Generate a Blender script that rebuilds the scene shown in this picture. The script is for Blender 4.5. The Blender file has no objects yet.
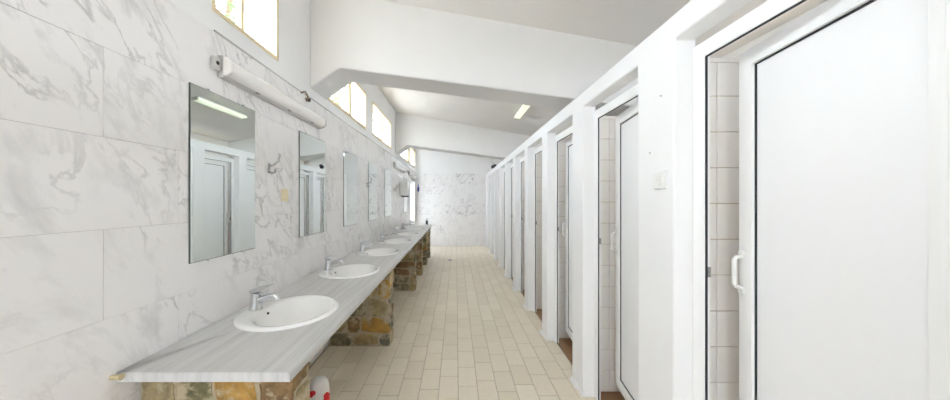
import bpy, bmesh, math, random
from mathutils import Vector, Matrix
R = math.radians
C = bpy.context.scene.collection
sc = bpy.context.scene

# ------------------------------------------------------------------ camera
cam_d = bpy.data.cameras.new('camera')
cam_d.sensor_width = 36.0
cam_d.lens = 36.0 * 300.0 / 950.0
cam_d.shift_x = 19.0 / 950.0
cam_d.clip_start = 0.02
cam = bpy.data.objects.new('camera', cam_d)
C.objects.link(cam)
cam.location = (0, 0, 1.40)
cam.rotation_euler = (R(90), 0, 0)
sc.camera = cam

# ------------------------------------------------------------------ world, exposure
w = bpy.data.worlds.new('overcast_sky')
sc.world = w
w.use_nodes = True
bg = w.node_tree.nodes['Background']
bg.inputs['Color'].default_value = (0.80, 0.885, 1.0, 1)
bg.inputs['Strength'].default_value = 4.0
sc.view_settings.view_transform = 'Standard'
sc.view_settings.look = 'None'
sc.view_settings.gamma = 1
sc.view_settings.use_curve_mapping = False
sc.view_settings.exposure = 2.36
sc.cycles.max_bounces = 14
sc.cycles.diffuse_bounces = 10
sc.cycles.glossy_bounces = 6
sc.cycles.transmission_bounces = 8
sc.cycles.caustics_reflective = False
sc.cycles.caustics_refractive = False


def portal(name, loc, rot, sx, sy):
    d = bpy.data.lights.new(name, 'AREA')
    d.shape = 'RECTANGLE'
    d.size = sx
    d.size_y = sy
    d.cycles.is_portal = True
    o = bpy.data.objects.new(name, d)
    C.objects.link(o)
    o.location = loc
    o.rotation_euler = rot
    o['kind'] = 'helper'


# ------------------------------------------------------------------ dimensions
XL, XR = -1.22, 0.907          # tiled face of the left wall, corridor face of the stall front
YF, YB = 9.13, -2.3            # far wall, wall behind the camera
XS = 2.20                      # rear wall of the stalls
TILE_TOP = 2.25
PL = -1.233                    # plaster plane of the left wall


def ceil_z(x):
    return 3.19 - 0.178 * (x - XL)


# windows in the left wall: (y0, y1, mullion)
WZ0, WZ1 = 2.36, 2.86
WINS = [(-2.1, -1.15, -1.62), (-0.45, 1.05, 0.3), (1.515, 2.077, 1.80), (2.77, 4.11, 3.63),
        (4.41, 5.68, 5.17), (6.52, 7.75, 7.18), (7.92, 8.95, 8.4)]
DOOR_Y0, DOOR_Y1, DOOR_Z = 8.0, 8.88, 1.94
# openings in the stall front
OPEN = [(0.542, 1.248), (1.50, 2.143), (2.345, 2.99), (3.17, 3.80), (3.98, 4.61),
        (4.79, 5.42), (5.60, 6.20), (6.38, 7.00), (7.18, 7.80), (7.98, 8.60)]
OPEN_TOP, FRONT_TOP = 2.07, 2.174
PORTALS = []
for (a, b, m) in WINS:
    portal('window_portal', (-1.40, (a + b) / 2, (WZ0 + WZ1) / 2), (0, R(-90), 0), WZ1 - WZ0, b - a)
portal('doorway_portal', (-1.42, (DOOR_Y0 + DOOR_Y1) / 2, DOOR_Z / 2), (0, R(-90), 0), DOOR_Z, DOOR_Y1 - DOOR_Y0)
portal('added_gap_portal', (-0.425, YB - 0.2, 1.05), (R(90), 0, 0), 0.35, 2.1)
SWIN = [(-1.6, 0.2), (0.6, 2.4), (2.95, 4.75), (5.0, 5.9), (6.6, 8.9)]  # unseen windows added behind the stalls to bring in daylight
SZ0, SZ1 = 2.33, 2.48
for (a, b) in SWIN:
    portal('added_slot_portal', (XS + 0.14, (a + b) / 2, (SZ0 + SZ1) / 2), (0, R(90), 0), SZ1 - SZ0, b - a)


# ------------------------------------------------------------------ materials
def newmat(name):
    m = bpy.data.materials.new(name)
    m.use_nodes = True
    nt = m.node_tree
    b = nt.nodes['Principled BSDF']
    return m, nt, b


def N(nt, t, **kw):
    n = nt.nodes.new(t)
    for k, v in kw.items():
        setattr(n, k, v)
    return n


def srgb(r, g, b):
    f = lambda c: (c / 255 / 12.92) if c / 255 <= 0.04045 else ((c / 255 + 0.055) / 1.055) ** 2.4
    return (f(r), f(g), f(b), 1)


def plain(name, col, rough=0.5, metal=0.0, noise=0.0, scale=20.0, bump=0.0, bscale=60.0, spec=0.5, coat=0.0):
    m, nt, b = newmat(name)
    b.inputs['Roughness'].default_value = rough
    b.inputs['Metallic'].default_value = metal
    b.inputs['Specular IOR Level'].default_value = spec
    b.inputs['Coat Weight'].default_value = coat
    b.inputs['Base Color'].default_value = col
    tc = N(nt, 'ShaderNodeTexCoord')
    if noise > 0:
        n = N(nt, 'ShaderNodeTexNoise')
        n.inputs['Scale'].default_value = scale
        n.inputs['Detail'].default_value = 5
        nt.links.new(tc.outputs['Object'], n.inputs['Vector'])
        mx = N(nt, 'ShaderNodeMix', data_type='RGBA')
        mx.inputs[6].default_value = tuple(c * (1 - noise) for c in col[:3]) + (1,)
        mx.inputs[7].default_value = tuple(min(1, c * (1 + noise * 0.4)) for c in col[:3]) + (1,)
        nt.links.new(n.outputs['Fac'], mx.inputs[0])
        nt.links.new(mx.outputs[2], b.inputs['Base Color'])
    if bump > 0:
        n2 = N(nt, 'ShaderNodeTexNoise')
        n2.inputs['Scale'].default_value = bscale
        n2.inputs['Detail'].default_value = 4
        nt.links.new(tc.outputs['Object'], n2.inputs['Vector'])
        bp = N(nt, 'ShaderNodeBump')
        bp.inputs['Strength'].default_value = bump
        bp.inputs['Distance'].default_value = 0.01
        nt.links.new(n2.outputs['Fac'], bp.inputs['Height'])
        nt.links.new(bp.outputs['Normal'], b.inputs['Normal'])
    return m


def marble_mat(name, light, vein, rough=0.25, strength=1.0, scale=1.0):
    """white marble with diagonal grey veins, different on every slab"""
    m, nt, b = newmat(name)
    L = nt.links.new
    tc = N(nt, 'ShaderNodeTexCoord')
    oi = N(nt, 'ShaderNodeObjectInfo')
    mul = N(nt, 'ShaderNodeMath', operation='MULTIPLY')
    mul.inputs[1].default_value = 57.0
    L(oi.outputs['Random'], mul.inputs[0])
    add = N(nt, 'ShaderNodeVectorMath', operation='ADD')
    cmb = N(nt, 'ShaderNodeCombineXYZ')
    L(mul.outputs[0], cmb.inputs[1])
    L(mul.outputs[0], cmb.inputs[2])
    L(tc.outputs['Object'], add.inputs[0])
    L(cmb.outputs[0], add.inputs[1])
    mp = N(nt, 'ShaderNodeMapping')
    mp.inputs['Scale'].default_value = (2.3 * scale, 2.3 * scale, 0.62 * scale)
    mr = N(nt, 'ShaderNodeMapping')
    mr.inputs['Rotation'].default_value = (R(-33), R(-25), 0)
    L(add.outputs[0], mr.inputs['Vector'])
    L(mr.outputs[0], mp.inputs['Vector'])
    # soft clouds
    n1 = N(nt, 'ShaderNodeTexNoise')
    n1.inputs['Scale'].default_value = 3.6
    n1.inputs['Detail'].default_value = 7
    n1.inputs['Roughness'].default_value = 0.62
    n1.inputs['Distortion'].default_value = 0.35
    L(mp.outputs[0], n1.inputs['Vector'])
    # thin veins: ridge of a distorted noise
    n2 = N(nt, 'ShaderNodeTexNoise')
    n2.inputs['Scale'].default_value = 2.6
    n2.inputs['Detail'].default_value = 8
    n2.inputs['Roughness'].default_value = 0.6
    n2.inputs['Distortion'].default_value = 0.5
    L(mp.outputs[0], n2.inputs['Vector'])
    sub = N(nt, 'ShaderNodeMath', operation='SUBTRACT')
    sub.inputs[1].default_value = 0.5
    L(n2.outputs['Fac'], sub.inputs[0])
    ab = N(nt, 'ShaderNodeMath', operation='ABSOLUTE')
    L(sub.outputs[0], ab.inputs[0])
    r2 = N(nt, 'ShaderNodeValToRGB')
    r2.color_ramp.elements[0].position = 0.0
    r2.color_ramp.elements[0].color = (1, 1, 1, 1)
    r2.color_ramp.elements[1].position = 0.03
    r2.color_ramp.elements[1].color = (0, 0, 0, 1)
    L(ab.outputs[0], r2.inputs[0])
    # large patches where veins gather
    n3 = N(nt, 'ShaderNodeTexNoise')
    n3.inputs['Scale'].default_value = 2.2
    n3.inputs['Detail'].default_value = 2
    L(add.outputs[0], n3.inputs['Vector'])
    r3 = N(nt, 'ShaderNodeValToRGB')
    r3.color_ramp.elements[0].position = 0.42
    r3.color_ramp.elements[1].position = 0.66
    L(n3.outputs['Fac'], r3.inputs[0])
    m1 = N(nt, 'ShaderNodeMath', operation='MULTIPLY')
    L(r2.outputs[0], m1.inputs[0])
    L(r3.outputs[0], m1.inputs[1])
    r1 = N(nt, 'ShaderNodeValToRGB')
    r1.color_ramp.elements[0].position = 0.53
    r1.color_ramp.elements[0].color = (0, 0, 0, 1)
    r1.color_ramp.elements[1].position = 0.80
    r1.color_ramp.elements[1].color = (0.75, 0.75, 0.75, 1)
    L(n1.outputs['Fac'], r1.inputs[0])
    mx = N(nt, 'ShaderNodeMath', operation='MAXIMUM')
    L(m1.outputs[0], mx.inputs[0])
    L(r1.outputs[0], mx.inputs[1])
    # some slabs are nearly plain
    rr = N(nt, 'ShaderNodeMapRange')
    rr.inputs[1].default_value = 0.0
    rr.inputs[2].default_value = 1.0
    rr.inputs[3].default_value = 0.28 * strength
    rr.inputs[4].default_value = 0.95 * strength
    L(oi.outputs['Random'], rr.inputs[0])
    m2 = N(nt, 'ShaderNodeMath', operation='MULTIPLY')
    L(mx.outputs[0], m2.inputs[0])
    L(rr.outputs[0], m2.inputs[1])
    mix = N(nt, 'ShaderNodeMix', data_type='RGBA')
    mix.inputs[6].default_value = light
    mix.inputs[7].default_value = vein
    L(m2.outputs[0], mix.inputs[0])
    L(mix.outputs[2], b.inputs['Base Color'])
    b.inputs['Roughness'].default_value = rough
    b.inputs['Specular IOR Level'].default_value = 0.4
    return m


def striped_marble(name):
    """counter top: grey-white with long straight streaks along the counter"""
    m, nt, b = newmat(name)
    L = nt.links.new
    tc = N(nt, 'ShaderNodeTexCoord')
    mp = N(nt, 'ShaderNodeMapping')
    mp.inputs['Scale'].default_value = (16.0, 0.55, 2.0)
    L(tc.outputs['Object'], mp.inputs['Vector'])
    n = N(nt, 'ShaderNodeTexNoise')
    n.inputs['Scale'].default_value = 2.2
    n.inputs['Detail'].default_value = 7
    n.inputs['Roughness'].default_value = 0.65
    n.inputs['Distortion'].default_value = 0.25
    L(mp.outputs[0], n.inputs['Vector'])
    r = N(nt, 'ShaderNodeValToRGB')
    e = r.color_ramp.elements
    e[0].position, e[0].color = 0.28, srgb(190, 190, 191)
    e[1].position, e[1].color = 0.75, srgb(222, 222, 222)
    mid = e.new(0.5)
    mid.color = srgb(207, 207, 207)
    L(n.outputs['Fac'], r.inputs[0])
    L(r.outputs[0], b.inputs['Base Color'])
    b.inputs['Roughness'].default_value = 0.35
    return m


def tile_mat(name, c1, c2, rough=0.45, mottling=0.06, spec=0.5):
    """one flat tile colour, a little different on every tile"""
    m, nt, b = newmat(name)
    L = nt.links.new
    oi = N(nt, 'ShaderNodeObjectInfo')
    tc = N(nt, 'ShaderNodeTexCoord')
    geo = N(nt, 'ShaderNodeNewGeometry')
    n = N(nt, 'ShaderNodeTexNoise')
    n.inputs['Scale'].default_value = 26
    n.inputs['Detail'].default_value = 6
    L(geo.outputs['Position'], n.inputs['Vector'])
    big = N(nt, 'ShaderNodeTexNoise')
    big.inputs['Scale'].default_value = 2.4
    big.inputs['Detail'].default_value = 3
    L(geo.outputs['Position'], big.inputs['Vector'])
    s1 = N(nt, 'ShaderNodeMath', operation='MULTIPLY_ADD')
    s1.inputs[1].default_value = 0.55
    L(n.outputs['Fac'], s1.inputs[0])
    s0 = N(nt, 'ShaderNodeMath', operation='MULTIPLY')
    s0.inputs[1].default_value = 0.45
    L(oi.outputs['Random'], s0.inputs[0])
    L(s0.outputs[0], s1.inputs[2])
    s2 = N(nt, 'ShaderNodeMath', operation='MULTIPLY_ADD')
    s2.inputs[1].default_value = 0.4
    L(big.outputs['Fac'], s2.inputs[0])
    L(s1.outputs[0], s2.inputs[2])
    s3 = N(nt, 'ShaderNodeMath', operation='SUBTRACT', use_clamp=True)
    s3.inputs[1].default_value = 0.2
    L(s2.outputs[0], s3.inputs[0])
    mix = N(nt, 'ShaderNodeMix', data_type='RGBA')
    mix.inputs[6].default_value = c1
    mix.inputs[7].default_value = c2
    L(s3.outputs[0], mix.inputs[0])
    L(mix.outputs[2], b.inputs['Base Color'])
    b.inputs['Roughness'].default_value = rough
    b.inputs['Specular IOR Level'].default_value = spec
    return m


def stone_mat(name):
    m, nt, b = newmat(name)
    L = nt.links.new
    oi = N(nt, 'ShaderNodeObjectInfo')
    r = N(nt, 'ShaderNodeValToRGB')
    r.color_ramp.interpolation = 'CONSTANT'
    e = r.color_ramp.elements
    cols = [(158, 142, 108), (126, 120, 100), (168, 150, 114), (112, 110, 98), (166, 152, 122), (182, 144, 76),
            (136, 110, 78), (142, 138, 122), (122, 118, 90), (182, 168, 138)]
    e[0].position, e[0].color = 0.0, srgb(*cols[0])
    e[1].position, e[1].color = 1 / len(cols), srgb(*cols[1])
    for i in range(2, len(cols)):
        k = e.new(i / len(cols))
        k.color = srgb(*cols[i])
    L(oi.outputs['Random'], r.inputs[0])
    geo = N(nt, 'ShaderNodeNewGeometry')
    n = N(nt, 'ShaderNodeTexNoise')
    n.inputs['Scale'].default_value = 14
    n.inputs['Detail'].default_value = 8
    n.inputs['Roughness'].default_value = 0.7
    n.inputs['Distortion'].default_value = 0.6
    L(geo.outputs['Position'], n.inputs['Vector'])
    r2 = N(nt, 'ShaderNodeValToRGB')
    r2.color_ramp.elements[0].position = 0.3
    r2.color_ramp.elements[0].color = (0.45, 0.43, 0.38, 1)
    r2.color_ramp.elements[1].position = 0.72
    r2.color_ramp.elements[1].color = (1.35, 1.3, 1.15, 1)
    L(n.outputs['Fac'], r2.inputs[0])
    mix = N(nt, 'ShaderNodeMix', data_type='RGBA', blend_type='MULTIPLY')
    mix.inputs[0].default_value = 1.0
    L(r.outputs[0], mix.inputs[6])
    L(r2.outputs[0], mix.inputs[7])
    L(mix.outputs[2], b.inputs['Base Color'])
    # mortar smeared over the stones
    n4 = N(nt, 'ShaderNodeTexNoise')
    n4.inputs['Scale'].default_value = 9
    n4.inputs['Detail'].default_value = 6
    n4.inputs['Roughness'].default_value = 0.7
    L(geo.outputs['Position'], n4.inputs['Vector'])
    r4 = N(nt, 'ShaderNodeValToRGB')
    r4.color_ramp.elements[0].position = 0.5
    r4.color_ramp.elements[1].position = 0.6
    L(n4.outputs['Fac'], r4.inputs[0])
    mx4 = N(nt, 'ShaderNodeMix', data_type='RGBA')
    L(r4.outputs[0], mx4.inputs[0])
    L(mix.outputs[2], mx4.inputs[6])
    mx4.inputs[7].default_value = srgb(186, 172, 144)
    L(mx4.outputs[2], b.inputs['Base Color'])
    b.inputs['Roughness'].default_value = 0.75
    bp = N(nt, 'ShaderNodeBump')
    bp.inputs['Strength'].default_value = 0.6
    bp.inputs['Distance'].default_value = 0.012
    L(n.outputs['Fac'], bp.inputs['Height'])
    L(bp.outputs['Normal'], b.inputs['Normal'])
    return m


def glass_mat(name, frosted, tint=(0.93, 0.92, 0.88, 1), see=0.15):
    m, nt, b = newmat(name)
    L = nt.links.new
    out = nt.nodes['Material Output']
    nt.nodes.remove(b)
    tr = N(nt, 'ShaderNodeBsdfTransparent')
    gl = N(nt, 'ShaderNodeBsdfGlossy')
    gl.inputs['Roughness'].default_value = 0.03
    mx = N(nt, 'ShaderNodeMixShader')
    if frosted:
        tl = N(nt, 'ShaderNodeBsdfTranslucent')
        tl.inputs['Color'].default_value = tint
        mx.inputs[0].default_value = 1.0 - see
        L(tr.outputs[0], mx.inputs[1])
        L(tl.outputs[0], mx.inputs[2])
    else:
        mx.inputs[0].default_value = 0.05
        L(tr.outputs[0], mx.inputs[1])
        L(gl.outputs[0], mx.inputs[2])
    L(mx.outputs[0], out.inputs['Surface'])
    return m


M = {}
M['plaster'] = plain('white_plaster', srgb(234, 234, 234), 0.85, noise=0.05, scale=3, bump=0.12, bscale=18)
M['paint'] = plain('white_wall_paint', srgb(242, 242, 243), 0.6, noise=0.03, scale=2.5, bump=0.1, bscale=14)
M['ceiling'] = plain('ceiling_plaster', srgb(232, 229, 226), 0.9, noise=0.12, scale=1.6, bump=0.2, bscale=12)
M['beam'] = plain('beam_plaster', srgb(224, 223, 222), 0.85, noise=0.05, scale=4, bump=0.15, bscale=16)
M['marble'] = marble_mat('veined_marble', srgb(236, 234, 234), srgb(120, 120, 123), strength=0.8)
M['counter'] = striped_marble('streaked_counter_marble')
M['grout'] = plain('grout', srgb(176, 164, 146), 0.9, noise=0.2, scale=30)
M['wall_grout'] = plain('wall_grout', srgb(215, 198, 190), 0.9)
M['floor_tile'] = tile_mat('sand_floor_tile', srgb(216, 205, 184), srgb(237, 228, 211), 0.42)
M['stall_floor'] = tile_mat('brown_stall_floor', srgb(132, 98, 66), srgb(158, 122, 88), 0.5)
M['stall_tile'] = tile_mat('cream_wall_tile', srgb(236, 232, 226), srgb(243, 240, 235), 0.35)
M['stall_grout'] = plain('stall_grout', srgb(190, 168, 140), 0.9)
M['pvc'] = plain('white_pvc', srgb(243, 243, 243), 0.3)
M['pvc_panel'] = plain('white_pvc_panel', srgb(243, 243, 245), 0.35)
M['gasket'] = plain('black_rubber', srgb(38, 40, 44), 0.6)
M['ceramic'] = plain('white_ceramic', srgb(249, 249, 248), 0.12, coat=0.2)
M['chrome'] = plain('chrome', (0.72, 0.73, 0.75, 1), 0.16, 1.0)
M['steel'] = plain('dull_steel', (0.36, 0.36, 0.36, 1), 0.35, 1.0)
M['dark'] = plain('dark_hole', (0.02, 0.02, 0.02, 1), 0.8)
M['mirror'] = plain('mirror_silver', (0.78, 0.82, 0.805, 1), 0.015, 1.0)
M['mirror_edge'] = plain('mirror_edge', srgb(70, 78, 76), 0.4)
M['stone'] = stone_mat('rubble_stone')
M['mortar'] = plain('mortar', srgb(188, 174, 148), 0.95, noise=0.35, scale=22, bump=0.6, bscale=50)
M['cream'] = plain('cream_window_paint', srgb(226, 208, 172), 0.5)
M['clear'] = glass_mat('clear_window_glass', False)
M['frost'] = glass_mat('frosted_window_glass', True)
M['dimming_glass'] = glass_mat('dimming_window_glass', True, (0.74, 0.74, 0.735, 1), 0.0)  # darker frosted glass, tinted down to dim daylight in the far bay
M['lamp_body'] = plain('lamp_housing_grey', srgb(192, 190, 188), 0.45)
M['lamp_cover'] = plain('lamp_cover_white', srgb(236, 234, 231), 0.22)
M['old_plastic'] = plain('yellowed_plastic', srgb(196, 182, 146), 0.6)
M['beige'] = plain('beige_plastic', srgb(222, 210, 178), 0.4)
M['white_plastic'] = plain('white_plastic', srgb(236, 236, 234), 0.35)
M['red'] = plain('red_plastic', srgb(206, 22, 34), 0.35)
M['blue'] = plain('blue_plastic', srgb(40, 70, 150), 0.4)
M['cable'] = plain('grey_cable', srgb(185, 183, 181), 0.6)
M['rust'] = plain('rusty_clip', srgb(140, 118, 92), 0.8, noise=0.4, scale=90)
M['black'] = plain('black_plastic', srgb(32, 34, 38), 0.5)
M['bark'] = plain('bark', srgb(120, 104, 84), 0.9, noise=0.3, scale=12)
M['leaf'] = tile_mat('leaf_green', srgb(50, 78, 30), srgb(92, 122, 56), 0.6)
M['ground'] = plain('pale_concrete', srgb(205, 200, 190), 0.9, noise=0.1, scale=1)
mt, nt_, b_ = newmat('lit_tube')
b_.inputs['Base Color'].default_value = (0.9, 0.95, 0.85, 1)
b_.inputs['Emission Color'].default_value = (0.90, 1.0, 0.70, 1)
b_.inputs['Emission Strength'].default_value = 0.13
M['tube'] = mt


# ------------------------------------------------------------------ mesh helpers
def obj(name, bm, mat, parent=None, loc=(0, 0, 0), smooth=False, me=None):
    if me is None:
        bmesh.ops.recalc_face_normals(bm, faces=bm.faces)
        me = bpy.data.meshes.new(name)
        bm.to_mesh(me)
        bm.free()
        me.materials.append(M[mat] if isinstance(mat, str) else mat)
        if smooth:
            for p in me.polygons:
                p.use_smooth = True
            if smooth != 'all':
                try:
                    me.set_sharp_from_angle(angle=R(38))
                except Exception:
                    pass
    o = bpy.data.objects.new(name, me)
    C.objects.link(o)
    o.parent = parent
    o.location = loc
    return o


def tag(o, label, cat=None, group=None, kind=None):
    o['label'] = label
    if cat:
        o['category'] = cat
    if group:
        o['group'] = group
    if kind:
        o['kind'] = kind
    return o


def empty(name, loc, rz=0.0):
    o = bpy.data.objects.new(name, None)
    o.empty_display_size = 0.1
    C.objects.link(o)
    o.location = loc
    o.rotation_euler = (0, 0, rz)
    return o


def box(bm, x0, x1, y0, y1, z0, z1, bev=0.0, seg=1):
    vs = [bm.verts.new(p) for p in ((x0, y0, z0), (x1, y0, z0), (x1, y1, z0), (x0, y1, z0),
                                    (x0, y0, z1), (x1, y0, z1), (x1, y1, z1), (x0, y1, z1))]
    fs = [bm.faces.new([vs[i] for i in q]) for q in
          ((0, 3, 2, 1), (4, 5, 6, 7), (0, 1, 5, 4), (1, 2, 6, 5), (2, 3, 7, 6), (3, 0, 4, 7))]
    if bev > 0:
        es = list({e for f in fs for e in f.edges})
        bmesh.ops.bevel(bm, geom=es, offset=bev, segments=seg, profile=0.5, affect='EDGES')
    return bm


def nbox(*a, **k):
    return box(bmesh.new(), *a, **k)


def tube(bm, pts, r, n=10, caps=True):
    """round bar through pts; r a number or one per point"""
    pts = [Vector(p) for p in pts]
    rs = r if isinstance(r, (list, tuple)) else [r] * len(pts)
    prev = None
    up = None
    for i, p in enumerate(pts):
        d = (pts[min(i + 1, len(pts) - 1)] - pts[max(i - 1, 0)]).normalized()
        if up is None:
            up = d.orthogonal().normalized()
        else:
            up = (up - d * up.dot(d)).normalized()
        sd = d.cross(up)
        ring = [bm.verts.new(p + (up * math.cos(2 * math.pi * k / n) + sd * math.sin(2 * math.pi * k / n)) * rs[i]) for k in range(n)]
        if prev:
            for k in range(n):
                bm.faces.new((prev[k], prev[(k + 1) % n], ring[(k + 1) % n], ring[k]))
        elif caps:
            bm.faces.new(ring[::-1])
        prev = ring
    if caps:
        bm.faces.new(prev)
    return bm


def prism(bm, prof, axis, a0, a1):
    """extrude a 2-D profile along an axis ('x': profile in y,z; 'y': in x,z; 'z': in x,y)"""
    def P(u, v, t):
        return (t, u, v) if axis == 'x' else ((u, t, v) if axis == 'y' else (u, v, t))
    A = [bm.verts.new(P(u, v, a0)) for u, v in prof]
    B = [bm.verts.new(P(u, v, a1)) for u, v in prof]
    n = len(prof)
    for k in range(n):
        bm.faces.new((A[k], A[(k + 1) % n], B[(k + 1) % n], B[k]))
    bm.faces.new(A[::-1])
    bm.faces.new(B)
    return bm


def holed_wall(x0, x1, us, vs_, holes):
    """solid wall between x0 and x1 over the y range and z range, with rectangular holes (y0,y1,z0,z1)"""
    U = sorted(set([us[0], us[1]] + [min(max(h[i], us[0]), us[1]) for h in holes for i in (0, 1)]))
    V = sorted(set([vs_[0], vs_[1]] + [min(max(h[i], vs_[0]), vs_[1]) for h in holes for i in (2, 3)]))
    bm = bmesh.new()
    nu, nv = len(U) - 1, len(V) - 1

    def solid(i, j):
        if i < 0 or j < 0 or i >= nu or j >= nv:
            return False
        cu, cv = (U[i] + U[i + 1]) / 2, (V[j] + V[j + 1]) / 2
        return not any(h[0] < cu < h[1] and h[2] < cv < h[3] for h in holes)
    cache = {}

    def v(i, j, s):
        k = (i, j, s)
        if k not in cache:
            cache[k] = bm.verts.new((x1 if s else x0, U[i], V[j]))
        return cache[k]
    for i in range(nu):
        for j in range(nv):
            if not solid(i, j):
                continue
            for s in (0, 1):
                bm.faces.new((v(i, j, s), v(i + 1, j, s), v(i + 1, j + 1, s), v(i, j + 1, s)))
            for (di, dj, a, b) in ((-1, 0, (i, j), (i, j + 1)), (1, 0, (i + 1, j), (i + 1, j + 1)),
                                   (0, -1, (i, j), (i + 1, j)), (0, 1, (i, j + 1), (i + 1, j + 1))):
                if not solid(i + di, j + dj):
                    bm.faces.new((v(*a, 0), v(*b, 0), v(*b, 1), v(*a, 1)))
    return bm


def bevel_mod(o, wd, seg=2):
    md = o.modifiers.new('edge_bevel', 'BEVEL')
    md.width = wd
    md.segments = seg
    md.limit_method = 'ANGLE'
    md.angle_limit = R(40)


def copy_tree(o, parent=None):
    c = o.copy()
    C.objects.link(c)
    c.parent = parent
    for ch in list(o.children):
        copy_tree(ch, c)
    return c


_cache = {}


def piece(name, parent, mat, size, centre, bev=0.002):
    """small bevelled block that shares its mesh with equal ones"""
    key = (name, mat, tuple(round(s, 4) for s in size))
    if key not in _cache:
        sx, sy, sz = [s / 2 for s in size]
        bm = nbox(-sx, sx, -sy, sy, -sz, sz, bev=bev)
        _cache[key] = None
        o = obj(name, bm, mat, parent, centre)
        _cache[key] = o.data
        return o
    return obj(name, None, mat, parent, centre, me=_cache[key])


rnd = random.Random(7)

# ------------------------------------------------------------------ structure: floor
floor = obj('floor', nbox(-1.40, 2.35, YB - 0.15, YF + 0.15, -0.12, -0.004), 'grout')
tag(floor, 'corridor floor of small sand-coloured tiles between the counter and the stalls', 'floor', kind='structure')
TW, TD, GAP = 0.143, 0.26, 0.004
tiles = []
ncol = int((0.99 + 1.216) / TW) + 1
for c in range(ncol):
    x0 = -1.216 + c * TW - 0.055
    x1 = x0 + TW
    x0, x1 = max(x0, -1.216), min(x1, 0.985)
    if x1 - x0 < 0.03:
        continue
    off = [0, 0.5, 0.22, 0.72, 0.4, 0.9, 0.12, 0.62][c % 8] * TD
    k = 0
    y = YB - off
    while y < YF:
        a, b = max(y, YB), min(y + TD, YF - 0.002)
        if b - a > 0.03:
            tiles.append((x0 + GAP / 2, x1 - GAP / 2, a + GAP / 2, b - GAP / 2))
        y += TD


def seen_size(t):
    yc = (t[2] + t[3]) / 2
    xc = (t[0] + t[1]) / 2
    if yc < 1.95 or xc / yc < -0.52 * 1.0 or xc > 0.93:
        return 0
    if xc < -0.62 and yc > 3.2:
        return 0.2 / yc ** 3
    return 1 / yc ** 3


order = sorted(tiles, key=seen_size, reverse=True)
rest = bmesh.new()
for i, t in enumerate(order):
    cx, cy = (t[0] + t[1]) / 2, (t[2] + t[3]) / 2
    if i < 296 and seen_size(t) > 0:
        piece('floor_tile', floor, 'floor_tile', (t[1] - t[0], t[3] - t[2], 0.012), (cx, cy, -0.006 + rnd.uniform(-0.0007, 0.0004)), 0.0015)
    else:
        box(rest, t[0], t[1], t[2], t[3], -0.012, 0.0)
o = obj('floor_tiles_beyond', rest, 'floor_tile', floor)
o['kind'] = 'stuff'

# stall floors
sf = obj('floor_of_stalls', nbox(0.995, XS, YB, YF, -0.02, 0.004), 'stall_floor')
tag(sf, 'brown tiled floor inside the stalls behind the white doors', 'floor', kind='structure')

# ------------------------------------------------------------------ structure: left wall
holes = [(a, b, WZ0, WZ1) for a, b, m in WINS] + [(DOOR_Y0, DOOR_Y1, -1, DOOR_Z)]
wl = obj('wall_left', holed_wall(-1.40, PL, (YB - 0.1, YF + 0.1), (-0.1, 3.30), holes), 'plaster')
tag(wl, 'long left wall with white veined marble slabs below white plaster', 'wall', kind='structure')
rows = [2.25, 1.93, 1.618, 1.298, 0.984, 0.67, 0.355, 0.04]
SL = 0.60
for ri in range(7):
    z1, z0 = rows[ri], rows[ri + 1]
    start = (1.32 if ri % 2 == 0 else 1.038) - SL * 4
    y = start
    while y < YF - 0.02:
        a, b = y, min(y + SL, YF - 0.015)
        y += SL
        segs = [(a, b, z0, z1)]
        if b > DOOR_Y0 - 0.03 and a < DOOR_Y1 + 0.03 and z0 < DOOR_Z:
            segs = []
            if a < DOOR_Y0 - 0.03:
                segs.append((a, DOOR_Y0 - 0.03, z0, z1))
            if b > DOOR_Y1 + 0.03:
                segs.append((DOOR_Y1 + 0.03, b, z0, z1))
            if z1 > DOOR_Z + 0.03:
                segs.append((max(a, DOOR_Y0 - 0.03), min(b, DOOR_Y1 + 0.03), DOOR_Z + 0.03, z1))
        for (p, q, s, t) in segs:
            if q - p < 0.02 or t - s < 0.02 or q < -0.6:
                continue
            piece('marble_slab', wl, 'marble', (0.02, q - p - 0.0007, t - s - 0.0007),
                  (XL - 0.01 + rnd.uniform(-0.0012, 0.0012), (p + q) / 2, (s + t) / 2), 0.0006)

# windows
for n, (a, b, m) in enumerate(WINS):
    win = empty('window_%d' % (n + 1), (-1.25, (a + b) / 2, WZ0))
    names = {0: 'small high window at the end behind the camera', 1: 'wide high window above the marble wall beside the camera',
             2: 'nearest cream-framed high window above the wall lamp',
             3: 'cream-framed high window just beyond the first white beam',
             4: 'cream-framed high window in the middle bay, the farther of two',
             5: 'high window beyond the second beam, nearer of the pair',
             6: 'high window beyond the second beam near the far wall'}
    tag(win, names[n], 'window', kind='structure')
    hy = (b - a) / 2
    hz = WZ1 - WZ0
    fr = bmesh.new()
    fx0, fx1 = -0.075, 0.022      # reaches a little proud of the plaster
    fw = 0.022 if n < 3 else 0.034
    mw = 0.014 if n < 3 else 0.04
    box(fr, fx0, fx1, -hy, -hy + fw, 0, hz)
    box(fr, fx0, fx1, hy - fw, hy, 0, hz)
    box(fr, fx0, fx1, -hy + fw, hy - fw, 0, fw)
    box(fr, fx0, fx1, -hy + fw, hy - fw, hz - fw, hz)
    obj('window_frame', fr, 'cream', win)
    ml = m - (a + b) / 2
    obj('mullion', nbox(-0.062, -0.028, ml - mw, ml + mw, fw, hz - fw, bev=0.003), 'cream', win)
    obj('near_pane', nbox(-0.05, -0.046, -hy + fw, ml - mw, fw, hz - fw), 'clear' if n < 5 else 'dimming_glass', win)
    obj('far_pane', nbox(-0.044, -0.04, ml + mw, hy - fw, fw, hz - fw), 'frost' if n < 5 else 'dimming_glass', win)

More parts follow.
